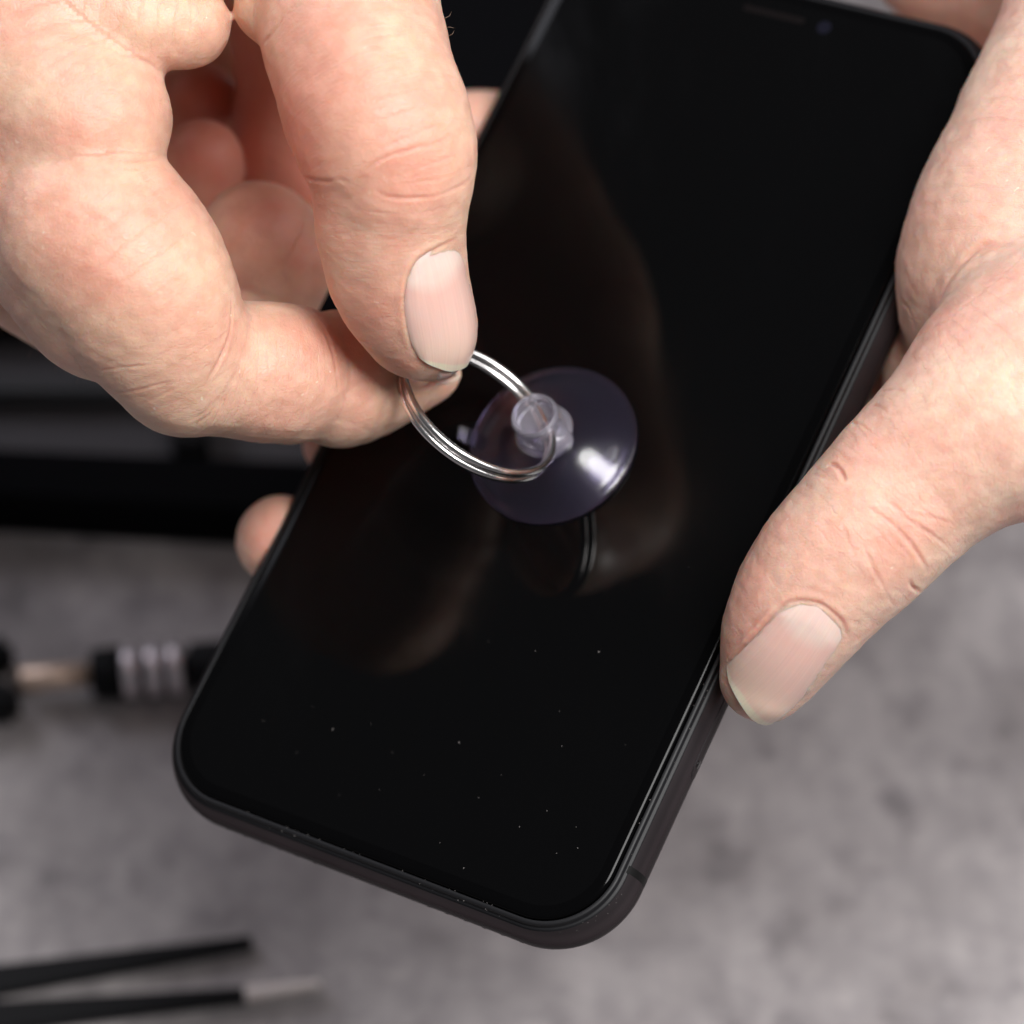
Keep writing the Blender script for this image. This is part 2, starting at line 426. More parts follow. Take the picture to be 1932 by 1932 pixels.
def grad(P, chains, e=.15):
    g = np.stack([sdf(P + np.eye(3)[i] * e, chains) - sdf(P - np.eye(3)[i] * e, chains) for i in range(3)], 1)
    return g / (np.linalg.norm(g, axis=1)[:, None] + 1e-9)
def polydist(V, P, rng):
    l2, h2 = P.min(0) - rng, P.max(0) + rng
    ii = np.where((V[:, 0] > l2[0]) & (V[:, 0] < h2[0]))[0]; X = V[ii]
    ii = ii[(X[:, 1] > l2[1]) & (X[:, 1] < h2[1]) & (X[:, 2] > l2[2]) & (X[:, 2] < h2[2])]
    X = V[ii]; d = np.full(len(X), 1e3); tt_ = np.zeros(len(X)); L = np.r_[0, np.cumsum(np.linalg.norm(np.diff(P, axis=0), axis=1))]
    for k, (a, b) in enumerate(zip(P[:-1], P[1:])):
        ab = b - a; pa = X - a; t = np.clip(pa @ ab / (ab @ ab + 1e-9), 0, 1); e = np.linalg.norm(pa - t[:, None] * ab, axis=1)
        mk = e < d; d[mk] = e[mk]; tt_[mk] = (L[k] + t[mk] * (L[k + 1] - L[k])) / L[-1]
    ok = d < rng; return ii[ok], d[ok], tt_[ok]
def resample(pts, step=7):
    P = [np.array(p, float) for p in pts]; out = []
    for i in range(len(P) - 1):
        p0, p1, p2, p3 = P[max(i - 1, 0)], P[i], P[i + 1], P[min(i + 2, len(P) - 1)]
        n = max(2, int(np.linalg.norm(p2 - p1) / step))
        for k in range(n):
            t = k / n; out.append(.5 * ((2 * p1) + (-p0 + p2) * t + (2 * p0 - 5 * p1 + 4 * p2 - p3) * t * t + (-p0 + 3 * p1 - 3 * p2 + p3) * t ** 3))
    out.append(P[-1]); return np.array(out)

def skin_material(name, tone=(1, 1, 1), red=1.0):
    m, nt, b, L = nodes(name)
    tc = nt.nodes.new('ShaderNodeTexCoord').outputs['Object']
    at = nt.nodes.new('ShaderNodeAttribute'); at.attribute_name = 'fc'; fc = at.outputs['Vector']
    pk = nt.nodes.new('ShaderNodeAttribute'); pk.attribute_name = 'pink_shade'; pink_shade = pk.outputs['Fac']
    n1 = noise_node(nt, 90, 3, .55, tc); n2 = noise_node(nt, 420, 3, .6, tc); n3 = noise_node(nt, 45, 2, .5, tc)
    base = ramp(nt, n1.outputs[0], [(.32, (.80, .475, .375)), (.5, (.81, .53, .42)), (.68, (.82, .59, .465))])
    base = mixrgb(nt, ramp(nt, n3.outputs[0], [(.45, (0,) * 3), (.7, (.45,) * 3)]), base, (.80, .61, .46))
    mott = ramp(nt, n2.outputs[0], [(.4, (.92, .82, .80)), (.6, (1.04, 1.02, 1.02))])
    base = mixrgb(nt, .6, base, mott, 'MULTIPLY')
    base = mixrgb(nt, pink_shade, base, (.66, .25, .19))  # dark red: pink skin, and shade painted inside the left hand's curl
    base = mixrgb(nt, 1.0, base, tone, 'MULTIPLY')
    L.new(base, b.inputs['Base Color'])
    b.inputs['Subsurface Weight'].default_value = 1.0; b.inputs['Subsurface Radius'].default_value = (1.0, .34, .18); b.inputs['Subsurface Scale'].default_value = .0016
    b.inputs['Specular IOR Level'].default_value = .5
    L.new(ramp(nt, n2.outputs[0], [(.3, (.36,) * 3), (.7, (.54,) * 3)]), b.inputs['Roughness'])
    # transverse fine wrinkles + polygonal micro-relief + a few dry flakes
    wv = noise_node(nt, 1.0, 4, .6, fc)
    mp = nt.nodes.new('ShaderNodeMapping'); mp.inputs['Scale'].default_value = (.33, 1.1, 1.1); L.new(fc, mp.inputs[0]); wv2 = noise_node(nt, 1.0, 3, .55, mp.outputs[0])
    vo = nt.nodes.new('ShaderNodeTexVoronoi'); vo.feature = 'DISTANCE_TO_EDGE'; vo.inputs['Scale'].default_value = 1500
    dn = noise_node(nt, 500, 2, .5, tc); mx = mixrgb(nt, .0022, tc, dn.outputs['Color'], 'ADD'); L.new(mx, vo.inputs['Vector'])
    vr = math_node(nt, 'MINIMUM', vo.outputs['Distance'], .18)
    nf = noise_node(nt, 2400, 3, .6, tc)
    b0 = bump(nt, wv2.outputs[0], .22, .0005)
    b1 = bump(nt, wv.outputs[0], .52, .00034, b0)
    b2 = bump(nt, vr, .36, .00036, b1)
    b3 = bump(nt, nf.outputs[0], .3, .00015, b2)
    L.new(b3, b.inputs['Normal'])
    fl = nt.nodes.new('ShaderNodeTexVoronoi'); fl.inputs['Scale'].default_value = 420; fl.inputs['Randomness'].default_value = 1; L.new(mx, fl.inputs['Vector'])
    fm = math_node(nt, 'LESS_THAN', fl.outputs['Distance'], .085)
    fd = ramp(nt, noise_node(nt, 70, 2, .5, tc).outputs[0], [(.5, (0,) * 3), (.62, (.55,) * 3)])
    L.new(mixrgb(nt, math_node(nt, 'MULTIPLY', fm, fd), base, (.92, .82, .70)), b.inputs['Base Color'])
    return m

def make_hand(name, chains, creases, pink_shades, mat, label, h=.5, flakes=None):
    F, lo = field(chains, h); print(name, 'grid', F.shape, F.size/1e6)
    V, Q = surface_nets(F, lo, h); print('verts', len(V)); del F; V = smooth(V, Q, 4)
    n = len(V); best = np.full(n, 1e3); s = np.zeros(n); off = 0
    for c in chains:
        lo_ = c.Q[:, :3].min(0) - c.Q[:, 3].max() - 2; hi_ = c.Q[:, :3].max(0) + c.Q[:, 3].max() + 2
        ci = np.where(np.all((V > lo_) & (V < hi_), axis=1))[0]; X = V[ci]
        for i, (a, b_) in enumerate(zip(c.Q[:-1], c.Q[1:])):
            rr = max(a[3], b_[3]) + 1.5; l2 = np.minimum(a[:3], b_[:3]) - rr; h2 = np.maximum(a[:3], b_[:3]) + rr
            mk = np.where((X[:, 0] > l2[0]) & (X[:, 0] < h2[0]) & (X[:, 1] > l2[1]) & (X[:, 1] < h2[1]) & (X[:, 2] > l2[2]) & (X[:, 2] < h2[2]))[0]
            if not len(mk): continue
            d, hh = seg_d(X[mk], a, b_); ii = ci[mk]; ok = d < best[ii]
            best[ii[ok]] = d[ok]; s[ii[ok]] = (c.s[i] + hh[ok] * (c.s[i + 1] - c.s[i])) + off
        off += 200
    me0 = np_mesh(name, V, Q)
    at = me0.attributes.new('fc', 'FLOAT_VECTOR', 'POINT')
    at.data.foreach_set('vector', np.stack([s * 2.0, V[:, 0] * .22, V[:, 1] * .22], 1).astype(np.float32).ravel())
    ob = bpy.data.objects.new('tmp', me0); sc.collection.objects.link(ob)
    md = ob.modifiers.new('s', 'SUBSURF'); md.levels = 1; md.subdivision_type = 'CATMULL_CLARK'
    me = bpy.data.meshes.new_from_object(ob.evaluated_get(bpy.context.evaluated_depsgraph_get()))
    bpy.data.objects.remove(ob); bpy.data.meshes.remove(me0)
    n = len(me.vertices); V = np.empty(n * 3, np.float32); me.vertices.foreach_get('co', V); V = V.reshape(-1, 3).astype(float)
    N = np.empty(n * 3, np.float32); me.vertex_normals.foreach_get('vector', N); N = N.reshape(-1, 3)
    disp = np.zeros(n)
    # gentle lumpiness
    for f_, a_ in ((.35, .16), (.8, .07), (1.7, .035)):
        ph = RNG.uniform(0, 6, 9)
        disp += a_ * (np.sin(V[:, 0] * f_ + ph[0] + 1.3 * np.sin(V[:, 1] * f_ * .8 + ph[1])) * np.sin(V[:, 1] * f_ * 1.1 + ph[2] + np.sin(V[:, 2] * f_ + ph[3])) * np.cos(V[:, 2] * f_ * .9 + ph[4]))
    pink_shade = np.zeros(n)
    PP = [resample(c[0]) for c in creases]; cut = np.cumsum([0] + [len(p) for p in PP]); allp = np.concatenate(PP)
    CP = cast(allp[:, 0], allp[:, 1], chains)
    for k, (pts, depth, width) in enumerate(creases):
        P = CP[cut[k]:cut[k + 1]]; jump = np.linalg.norm(np.diff(P, axis=0), axis=1) > 4
        if jump.any():
            parts = np.split(P, np.where(jump)[0] + 1); P = max(parts, key=len)
        if len(P) < 2: continue
        width = max(.26, width * .62)
        ii, d, t = polydist(V, P, width * 4)
        tp = np.clip(np.sin(np.pi * np.clip(t, .0, 1)), 0, 1) ** .5
        dd = depth * .95 * tp * (.75 + .25 * np.sin(t * 9 + k))
        disp[ii] -= dd * np.exp(-(d / width) ** 2) - dd * .35 * np.exp(-((d) / (width * 2.6)) ** 2)
        pink_shade[ii] += np.clip(dd * .7, 0, .4) * np.exp(-(d / (width * 1.6)) ** 2)
    for (a, b_, r, amt) in pink_shades:
        P = cast(a, b_, chains)[0]; dd = np.linalg.norm(V - P, axis=1); pink_shade += amt * np.exp(-(dd / r) ** 2)
    V2 = V + N * disp[:, None]
    me.vertices.foreach_set('co', W(V2).astype(np.float32).ravel())
    at = me.attributes.new('pink_shade', 'FLOAT', 'POINT'); at.data.foreach_set('value', np.clip(pink_shade, 0, .85).astype(np.float32))
    me.update()
    o = link_mesh(name, me, mat); tag(o, label, 'hand')
    return o

# --- nails laid on the implicit finger surface
def nail(parent, chains, left, right, free, lift=.35, nu=30, nv=38, label=None, base=None):
    Lc, Rc = resample(left, 4), resample(right, 4)
    def at(c, t):
        s = np.r_[0, np.cumsum(np.linalg.norm(np.diff(c, axis=0), axis=1))]; s /= s[-1]
        return np.array([np.interp(t, s, c[:, 0]), np.interp(t, s, c[:, 1])])
    fr = resample(free, 4); ba = resample(base, 4) if base else None
    G = []
    for j in range(nv):
        v = j / (nv - 1)
        a, b = at(Lc, v), at(Rc, v)
        for i in range(nu):
            u = i / (nu - 1); p = a + (b - a) * u
            # bend the rows so that the last one follows the free edge, the first the cuticle
            fe = at(fr, u) - (at(Lc, 1) + (at(Rc, 1) - at(Lc, 1)) * u)
            be = (at(ba, u) - (at(Lc, 0) + (at(Rc, 0) - at(Lc, 0)) * u)) if base else 0
            G.append(p + fe * v ** 2.2 + be * (1 - v) ** 2.2)
    G = np.array(G); P = cast(G[:, 0], G[:, 1], chains); Nn = grad(P, chains)
    # smooth the sheet so it is a clean, singly curved plate
    Pg = P.reshape(nv, nu, 3); Ng = Nn.reshape(nv, nu, 3)
    for _ in range(10):
        Q = Pg.copy(); Q[1:-1, 1:-1] = (Pg[:-2, 1:-1] + Pg[2:, 1:-1] + Pg[1:-1, :-2] + Pg[1:-1, 2:]) / 4; Pg = .5 * Pg + .5 * Q
    vv = np.linspace(0, 1, nv)[:, None, None]; uu = np.linspace(0, 1, nu)[None, :, None]
    edge = np.minimum(np.minimum(uu, 1 - uu) * 5, 1) ** .5
    lf = -.30 + (lift + .30) * (np.minimum(vv * 6, 1) ** .6) * (.30 + .70 * edge) + .1 * vv ** 3
    top = Pg + Ng * lf; bot = Pg + Ng * (lf - .32 - .1 * vv)
    Vt = np.concatenate([top.reshape(-1, 3), bot.reshape(-1, 3)] * 2); n = nu * nv
    F = grid_faces(nv, nu); Fb = [tuple(n + i for i in f[::-1]) for f in F]; S = []
    for j in range(nv - 1): S += [(j * nu, n + j * nu, n + (j + 1) * nu, (j + 1) * nu), (j * nu + nu - 1, (j + 1) * nu + nu - 1, n + (j + 1) * nu + nu - 1, n + j * nu + nu - 1)]
    for i in range(nu - 1): S += [(i, i + 1, n + i + 1, n + i), ((nv - 1) * nu + i, n + (nv - 1) * nu + i, n + (nv - 1) * nu + i + 1, (nv - 1) * nu + i + 1)]
    S = [tuple(i + 2 * n for i in f) for f in S]
    me = mesh_np('nail', W(Vt), F + Fb + S)
    at_ = me.attributes.new('uvn', 'FLOAT_VECTOR', 'POINT')
    arr = np.stack([np.broadcast_to(uu[..., 0], (nv, nu)).ravel(), np.broadcast_to(vv[..., 0], (nv, nu)).ravel(), np.zeros(n)], 1)
    at_.data.foreach_set('vector', np.concatenate([arr] * 4).astype(np.float32).ravel())
    bm = bmesh.new(); bm.from_mesh(me); bmesh.ops.recalc_face_normals(bm, faces=bm.faces); bm.to_mesh(me); bm.free()
    o = link_mesh('nail', me, NAIL, parent)
    if label: o['label'] = label
    return o
def nail_material():
    m, nt, b, L = nodes('fingernail')
    at = nt.nodes.new('ShaderNodeAttribute'); at.attribute_name = 'uvn'
    sp = nt.nodes.new('ShaderNodeSeparateXYZ'); L.new(at.outputs['Vector'], sp.inputs[0]); u, v = sp.outputs[0], sp.outputs[1]
    du = math_node(nt, 'SUBTRACT', u, .5); du2 = math_node(nt, 'MULTIPLY', du, du)
    lun = math_node(nt, 'ADD', v, math_node(nt, 'MULTIPLY', du2, .9))       # pale half-moon
    fre = math_node(nt, 'SUBTRACT', v, math_node(nt, 'MULTIPLY', du2, .18))
    c = ramp(nt, lun, [(.0, (.90, .60, .54)), (.24, (.92, .66, .58)), (.36, (.91, .55, .475)), (.6, (.92, .58, .50))])
    c = mixrgb(nt, ramp(nt, fre, [(.62, (0,) * 3), (.86, (.5,) * 3)]), c, (.94, .69, .54))
    c = mixrgb(nt, ramp(nt, fre, [(.935, (0,) * 3), (.955, (.9,) * 3)]), c, (.92, .78, .60))
    tc = nt.nodes.new('ShaderNodeMapping'); tc.inputs['Scale'].default_value = (40, 1.2, 1); L.new(at.outputs['Vector'], tc.inputs[0])
    n = noise_node(nt, 1.0, 4, .65, tc.outputs[0])
    c = mixrgb(nt, .5, c, ramp(nt, n.outputs[0], [(.35, (.93, .9, .9)), (.65, (1.06, 1.06, 1.06))]), 'MULTIPLY')
    L.new(c, b.inputs['Base Color']); b.inputs['Roughness'].default_value = .27; b.inputs['Specular IOR Level'].default_value = .5
    b.inputs['Subsurface Weight'].default_value = .7; b.inputs['Subsurface Radius'].default_value = (1, .4, .25); b.inputs['Subsurface Scale'].default_value = .0007
    L.new(bump(nt, n.outputs[0], .35, .00012), b.inputs['Normal'])
    return m
NAIL = nail_material()

# ================= hand that pinches the ring =================
D = 10
Lh = [
    # palm mass out of frame, ties everything together
    Chain([(250, -420, 500, 330), (120, -230, 492, 270), (20, -60, 478, 200)], 4),
    Chain([(250, -420, 505, 330), (520, -300, 500, 230), (640, -120, 474, 190)], 10),
    Chain([(250, -420, 505, 330), (0, -560, 530, 330), (-160, -800, 560, 330)], 8),
    Chain([(150, -190, 470, 150), (400, -140, 466, 112), (600, -150, 470, 150)], 3),
    # web lobe above the index finger
    Chain([(-60, -80, 470, 150), (130, -10, 466, 118), (270, 35, 465, 95), (352, 46, 467, 84)], 1.6),
    # index finger: base, proximal, middle, tip
    Chain([(20, -40, 474, 215), (90, 150, 468, 186), (152, 226, 466, 172)], 2.4),
    Chain([(20, 60, 474, 190), (70, 250, 472, 180), (130, 450, 470, 172), (200, 560, 470, 160)], 3),
    Chain([(174, 432, 466, 192), (248, 520, 466, 186), (305, 620, 468, 158), (345, 690, 471, 127)], 1.1),
    Chain([(345, 690, 471, 127), (420, 696, 474, 128), (500, 702, 477, 134), (540, 706, 479, 133)], 2.2),
    Chain([(646, 715, 484, 131), (700, 708, 487, 114), (755, 700, 490, 92), (805, 700, 491, 62), (836, 703, 491, 34), (850, 705, 491, 22)], 1.0),
    # thumb
    Chain([(622, -190, 478, 190), (642, -60, 470, 178), (660, 40, 465, 176), (690, 150, 461, 172), (722, 245, 459, 172), (739, 305, 459, 162), (738, 375, 461, 148), (738, 440, 463, 141), (755, 530, 466, 131), (795, 612, 470, 107), (826, 643, 473, 66)], 3.0),
    Chain([(540, -60, 470, 90), (520, 0, 467, 78), (512, 15, 467, 70)], 1.2),
    Chain([(604, 165, 466, 84), (630, 232, 464, 95), (646, 266, 464, 86)], 1.4),
    # middle finger
    Chain([(-160, 330, 492, 150), (40, 500, 496, 120), (180, 590, 500, 112), (300, 640, 505, 110), (400, 620, 508, 105), (505, 530, 508, 112), (488, 452, 504, 108)], 1.0),
    Chain([(486, 452, 504, 106), (538, 482, 506, 103)], 1.5),
    # ring finger
    Chain([(-100, 200, 515, 130), (120, 330, 520, 110), (260, 400, 522, 90), (375, 360, 521, 74), (383, 300, 517, 76)], .8),
    # little finger
    Chain([(0, 60, 520, 120), (200, 200, 528, 80), (330, 200, 530, 62), (385, 185, 528, 66)], .8),
    # ball of the thumb and palm seen inside the curl
    Chain([(560, -120, 505, 170), (560, 120, 520, 118), (548, 270, 526, 112), (570, 330, 528, 112)], 1.2),
    Chain([(200, -100, 545, 200), (430, 120, 548, 150), (520, 330, 548, 130)], 1.5),
]
crL = [
    ([(470, 500), (510, 512), (560, 535)], .10, .4), ([(462, 520), (500, 535), (545, 560)], .08, .35), ([(430, 400), (480, 388), (540, 395)], .06, .5),
    ([(318, 296), (290, 300), (250, 304), (205, 302)], .35, .5),
    ([(298, 136), (283, 121), (255, 110), (230, 106), (208, 92)], .3, .5),
    ([(497, 84), (512, 66), (526, 48), (536, 25)], .3, .5),
    ([(574, 332), (598, 341), (630, 343)], .4, .5), ([(622, 341), (640, 338), (660, 345)], .2, .5),
    ([(438, 566), (437, 610), (427, 650), (402, 700), (388, 726)], .5, .5), ([(452, 572), (470, 590), (486, 596)], .15, .4),
    ([(592, 592), (614, 630), (631, 675), (638, 738)], .42, .5),
    ([(672, 348), (684, 326), (725, 298), (780, 280), (825, 270), (862, 248)], .26, .5),
    ([(705, 350), (722, 368), (765, 375), (820, 370), (868, 352), (892, 332)], .26, .5),
    ([(700, 330), (745, 300), (790, 275)], .14, .4), ([(740, 368), (770, 372), (810, 371)], .12, .3),
    ([(745, 335), (790, 318), (840, 300), (880, 285)], .14, .4), ([(730, 350), (780, 345), (840, 335), (880, 315)], .1, .35),
    ([(760, 260), (800, 245), (845, 235)], .1, .35), ([(690, 300), (730, 275), (800, 250)], .12, .35), ([(820, 262), (850, 290), (868, 330)], .08, .3),
    ([(640, 235), (700, 205), (760, 190)], .07, .35), ([(630, 180), (680, 140), (740, 110)], .06, .35), ([(650, 90), (700, 70), (760, 65)], .06, .35),
    ([(700, 40), (730, 120), (790, 180)], .05, .3), ([(760, 20), (740, 90), (690, 170)], .05, .3), ([(810, 60), (780, 120), (740, 150)], .05, .3),
    ([(188, 700), (240, 693), (282, 690)], .24, .38), ([(205, 741), (250, 739), (300, 726), (340, 718)], .22, .38),
    ([(262, 765), (300, 748), (330, 733), (350, 722)], .13, .35), ([(345, 800), (383, 781), (401, 752), (414, 728)], .16, .35),
    ([(370, 802), (400, 776), (415, 740)], .14, .32), ([(330, 784), (350, 742), (358, 720)], .1, .3), ([(395, 800), (420, 770), (428, 742)], .12, .3),
    ([(300, 790), (322, 768), (336, 750)], .08, .3), ([(430, 800), (448, 775), (456, 750)], .07, .3), ([(480, 738), (505, 720), (520, 690)], .07, .3),
    ([(545, 800), (575, 760), (600, 730)], .06, .3), ([(225, 660), (290, 655), (350, 640)], .06, .35), ([(180, 640), (240, 635), (310, 630)], .05, .35),
    ([(150, 330), (220, 318), (290, 322)], .06, .4), ([(200, 220), (250, 225), (300, 240)], .05, .4), ([(600, 420), (640, 425), (690, 420)], .05, .3),
    ([(610, 470), (640, 480), (680, 470)], .05, .3), ([(690, 395), (760, 405), (830, 395)], .06, .3), ([(700, 445), (760, 455), (830, 440)], .05, .3),
    ([(768, 660), (758, 600), (756, 556), (764, 514), (786, 482), (826, 458), (858, 444)], -.30, .9),
    ([(782, 664), (774, 640), (766, 600), (764, 560), (771, 522), (792, 492), (830, 466), (862, 450)], .42, .42),
]
pkL_shade = [(545, 250, 12, .8), (560, 330, 11, .8), (400, 180, 9, .8), (480, 300, 10, .7), (380, 300, 5, .35), (520, 400, 7, .5), (590, 500, 5, .3), (480, 120, 10, .8), (800, 300, 7, .30), (700, 560, 5, .26), (640, 640, 5, .34), (650, 640, 6, .3), (300, 740, 7, .22), (420, 640, 4, .28), (170, 520, 7, .16), (240, 470, 7, .10), (500, 400, 6, .2), (570, 300, 6, .3), (560, 480, 4, .25), (60, 640, 5, .2), (700, 640, 5, .25), (370, 280, 5, .15), (760, 690, 2.5, .3)]  # deep red patches in the curl paint its shade; others are pink skin
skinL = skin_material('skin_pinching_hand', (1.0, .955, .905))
handL = make_hand('hand', Lh, crL, pkL_shade, skinL, 'left-side hand pinching the silver ring between its thumb and bent index finger')
nail(handL, Lh, [(771, 524), (764, 560), (766, 600), (776, 648), (788, 672)], [(868, 458), (880, 498), (894, 548), (903, 600), (906, 640), (888, 684)], [(788, 672), (815, 686), (850, 696), (888, 684)], .4, label='thumbnail over the ring', base=[(771, 524), (790, 492), (828, 468), (868, 458)])
nail(handL, Lh, [(818, 729), (832, 728), (846, 722)], [(826, 703), (845, 702), (866, 705)], [(846, 722), (860, 715), (866, 705)], .12)

# ================= hand that holds the phone =================
Rh = [
    # heel / palm along the phone's right edge
    Chain([(2180, -260, 505, 250), (2118, 60, 495, 232), (2022, 260, 488, 226), (1958, 420, 484, 220), (1960, 560, 484, 240), (2120, 690, 490, 285)], 6),
    Chain([(1936, 430, 486, 212), (1874, 500, 488, 178), (1838, 560, 491, 146), (1822, 610, 494, 120)], 4),
    Chain([(2180, -260, 520, 250), (2260, -520, 545, 300), (2380, -760, 560, 300)], 8),
    # wrist side seen past the phone's top corner
    Chain([(2150, 0, 540, 220), (1930, -40, 548, 160), (1790, -90, 552, 150)], 2.0),
    # thumb
    Chain([(2250, 590, 480, 300), (2080, 700, 467, 262), (1935, 772, 463, 210), (1840, 818, 463, 186), (1752, 884, 464, 168), (1692, 940, 464, 160), (1640, 996, 464, 156), (1562, 1076, 465, 147), (1495, 1170, 467, 128), (1452, 1262, 470, 95), (1446, 1275, 470, 88)], 2.2),
    Chain([(2110, 620, 470, 200), (1960, 640, 468, 170), (1880, 690, 467, 150)], 6),
    # base of the index finger, pale strip by the phone
    Chain([(1900, 420, 500, 150), (1800, 560, 500, 118), (1752, 680, 500, 88), (1745, 780, 502, 80)], 1.2),
    # fingers behind the phone
    Chain([(1960, 350, 520, 180), (1700, 330, 548, 120), (1300, 300, 556, 100), (1030, 262, 548, 84), (940, 252, 541, 80), (888, 248, 536, 78)], 2.5),
    Chain([(1960, 500, 520, 180), (1600, 560, 540, 120), (1200, 560, 546, 105), (900, 560, 540, 90), (800, 570, 533, 78)], 2.5),
    Chain([(1960, 560, 520, 180), (1550, 750, 530, 118), (1100, 860, 532, 100), (750, 850, 524, 86), (645, 832, 518, 76)], 2.5),
    Chain([(1960, 600, 520, 180), (1500, 860, 522, 110), (1000, 1010, 522, 92), (680, 1030, 518, 88), (560, 1022, 513, 84), (528, 1018, 511, 84)], 2.5),
]
def z4(*P): return [(1223.5 + a * .3667, 772.7 + b * .3667) for a, b in P]
def z5(*P): return [(1416.6 + a * .2666, 450.7 + b * .2666) for a, b in P]
crR = [
    (z4((918, 290), (955, 284), (990, 320), (1008, 368)), .75, .5), (z4((845, 330), (880, 345), (930, 350)), .2, .35),
    (z4((1130, 500), (1250, 590), (1350, 690), (1420, 800), (1440, 850)), .42, .5), (z4((1240, 480), (1330, 560), (1450, 640), (1530, 700), (1575, 745)), .28, .42),
    (z4((1340, 870), (1360, 915), (1400, 940)), .55, .45), (z4((1090, 660), (1150, 800), (1200, 900), (1250, 990), (1275, 1015)), .22, .45),
    (z4((990, 560), (1030, 680), (1075, 800)), .12, .35), (z4((1180, 440), (1330, 530), (1480, 560), (1600, 600)), .14, .35),
    (z4((1210, 600), (1290, 700), (1370, 780)), .12, .3), (z4((1340, 420), (1420, 520), (1500, 570)), .08, .3), (z4((1100, 560), (1200, 650), (1210, 720)), .1, .3),
    (z4((1500, 780), (1480, 840), (1440, 900)), .12, .35), (z4((1270, 600), (1400, 620), (1500, 640)), .08, .3),
    (z4((1440, 240), (1460, 340), (1470, 460)), .07, .3), (z4((1560, 200), (1570, 340), (1600, 450)), .07, .3), (z4((1350, 300), (1380, 420), (1400, 500)), .06, .3),
    (z4((1250, 400), (1400, 360), (1550, 380)), .06, .3), (z4((1300, 300), (1450, 290), (1650, 300)), .06, .3), (z4((1660, 120), (1690, 250), (1720, 380)), .06, .3),
    (z4((1050, 60), (1090, 110), (1130, 150)), .2, .35), (z4((1010, 100), (1060, 150), (1075, 210)), .12, .3), (z4((940, 200), (1000, 230), (1020, 280)), .1, .3),
    (z4((700, 450), (760, 480), (800, 520)), .06, .25), (z4((740, 420), (800, 440), (850, 480)), .06, .25), (z4((660, 500), (700, 540), (740, 570)), .05, .25), (z4((620, 560), (680, 590), (720, 620)), .05, .25),
    (z4((800, 380), (850, 410), (890, 440)), .06, .25), (z4((590, 620), (630, 650), (670, 670)), .04, .25),
    (z5((1195, 800), (1240, 690), (1320, 500), (1370, 360), (1440, 240), (1500, 170), (1600, 70), (1720, 40), (1930, 60)), .5, 1.1),
    (z5((1040, 420), (1100, 480), (1150, 580), (1165, 660), (1170, 760)), .3, .7),
    (z5((920, 1085), (1000, 1070), (1090, 1080)), .2, .35), (z5((830, 1190), (900, 1180), (970, 1240)), .22, .35), (z5((715, 1310), (770, 1310), (850, 1380)), .25, .35),
    (z5((700, 900), (900, 1000), (1200, 1150)), .0, .3),
    (z5((1000, 1000), (1080, 1100), (1200, 1200)), .08, .3), (z5((1300, 560), (1330, 700), (1310, 850)), .06, .4),
    (z4((385, 1290), (430, 1250), (545, 1130), (635, 1030), (712, 970), (800, 955), (890, 975), (965, 1025), (1030, 1090), (1050, 1165)), -.32, .9),
    (z4((405, 1305), (440, 1270), (560, 1150), (650, 1050), (720, 995), (800, 985), (880, 1000), (950, 1045), (1000, 1100), (1022, 1165)), .5, .42),
]
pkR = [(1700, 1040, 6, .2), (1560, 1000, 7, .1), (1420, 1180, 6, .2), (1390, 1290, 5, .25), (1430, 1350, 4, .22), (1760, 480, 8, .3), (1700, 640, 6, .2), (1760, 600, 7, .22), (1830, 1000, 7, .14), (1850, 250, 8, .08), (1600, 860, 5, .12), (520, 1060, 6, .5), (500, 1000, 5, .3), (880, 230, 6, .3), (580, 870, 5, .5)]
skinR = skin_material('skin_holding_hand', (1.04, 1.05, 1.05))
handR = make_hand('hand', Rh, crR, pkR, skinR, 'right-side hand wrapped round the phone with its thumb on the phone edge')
nail(handR, Rh, z4((705, 1015), (640, 1072), (560, 1160), (480, 1240), (405, 1315)), z4((1018, 1160), (950, 1270), (800, 1480), (650, 1612)), z4((405, 1315), (440, 1430), (520, 1560), (590, 1608), (650, 1612)), .4, label='thumbnail beside the phone edge', base=z4((705, 1015), (800, 985), (900, 1010), (975, 1075), (1018, 1160)))

# a few stray hairs standing off the skin edge
HM = pbr('hair_brown', (.20, .13, .09), .5)
def hairs(parent, specs):
    for (x, y, d, pts) in specs:
        P = [W(Cp(x + a, y + b_, d)) for a, b_ in [(0, 0)] + pts]
        v, f = tube(P, [.000035] * (len(P) - 1) + [.00001], 5); link_mesh('hair', mesh_np('hair', v, f), HM, parent)
hairs(handL, [(832, 34, 463, [(8, 0), (16, -4), (20, -12)]), (840, 52, 463, [(8, -1), (18, 1)]), (846, 68, 463, [(8, -4), (11, -11)]), (6, 612, 496, [(-3, 12), (-2, 22)]), (60, 660, 497, [(-6, 10), (-4, 18)]), (108, 690, 498, [(-4, 12), (-2, 22)]), (150, 712, 499, [(-5, 8), (-4, 15)])])
hairs(handR, [(1884, 968, 462, [(10, 6), (22, 12), (34, 12)]), (1874, 880, 452, [(10, 3), (20, 4)]), (1862, 905, 452, [(9, -2), (18, 6)]), (1900, 870, 451, [(8, 5), (16, 4)])])

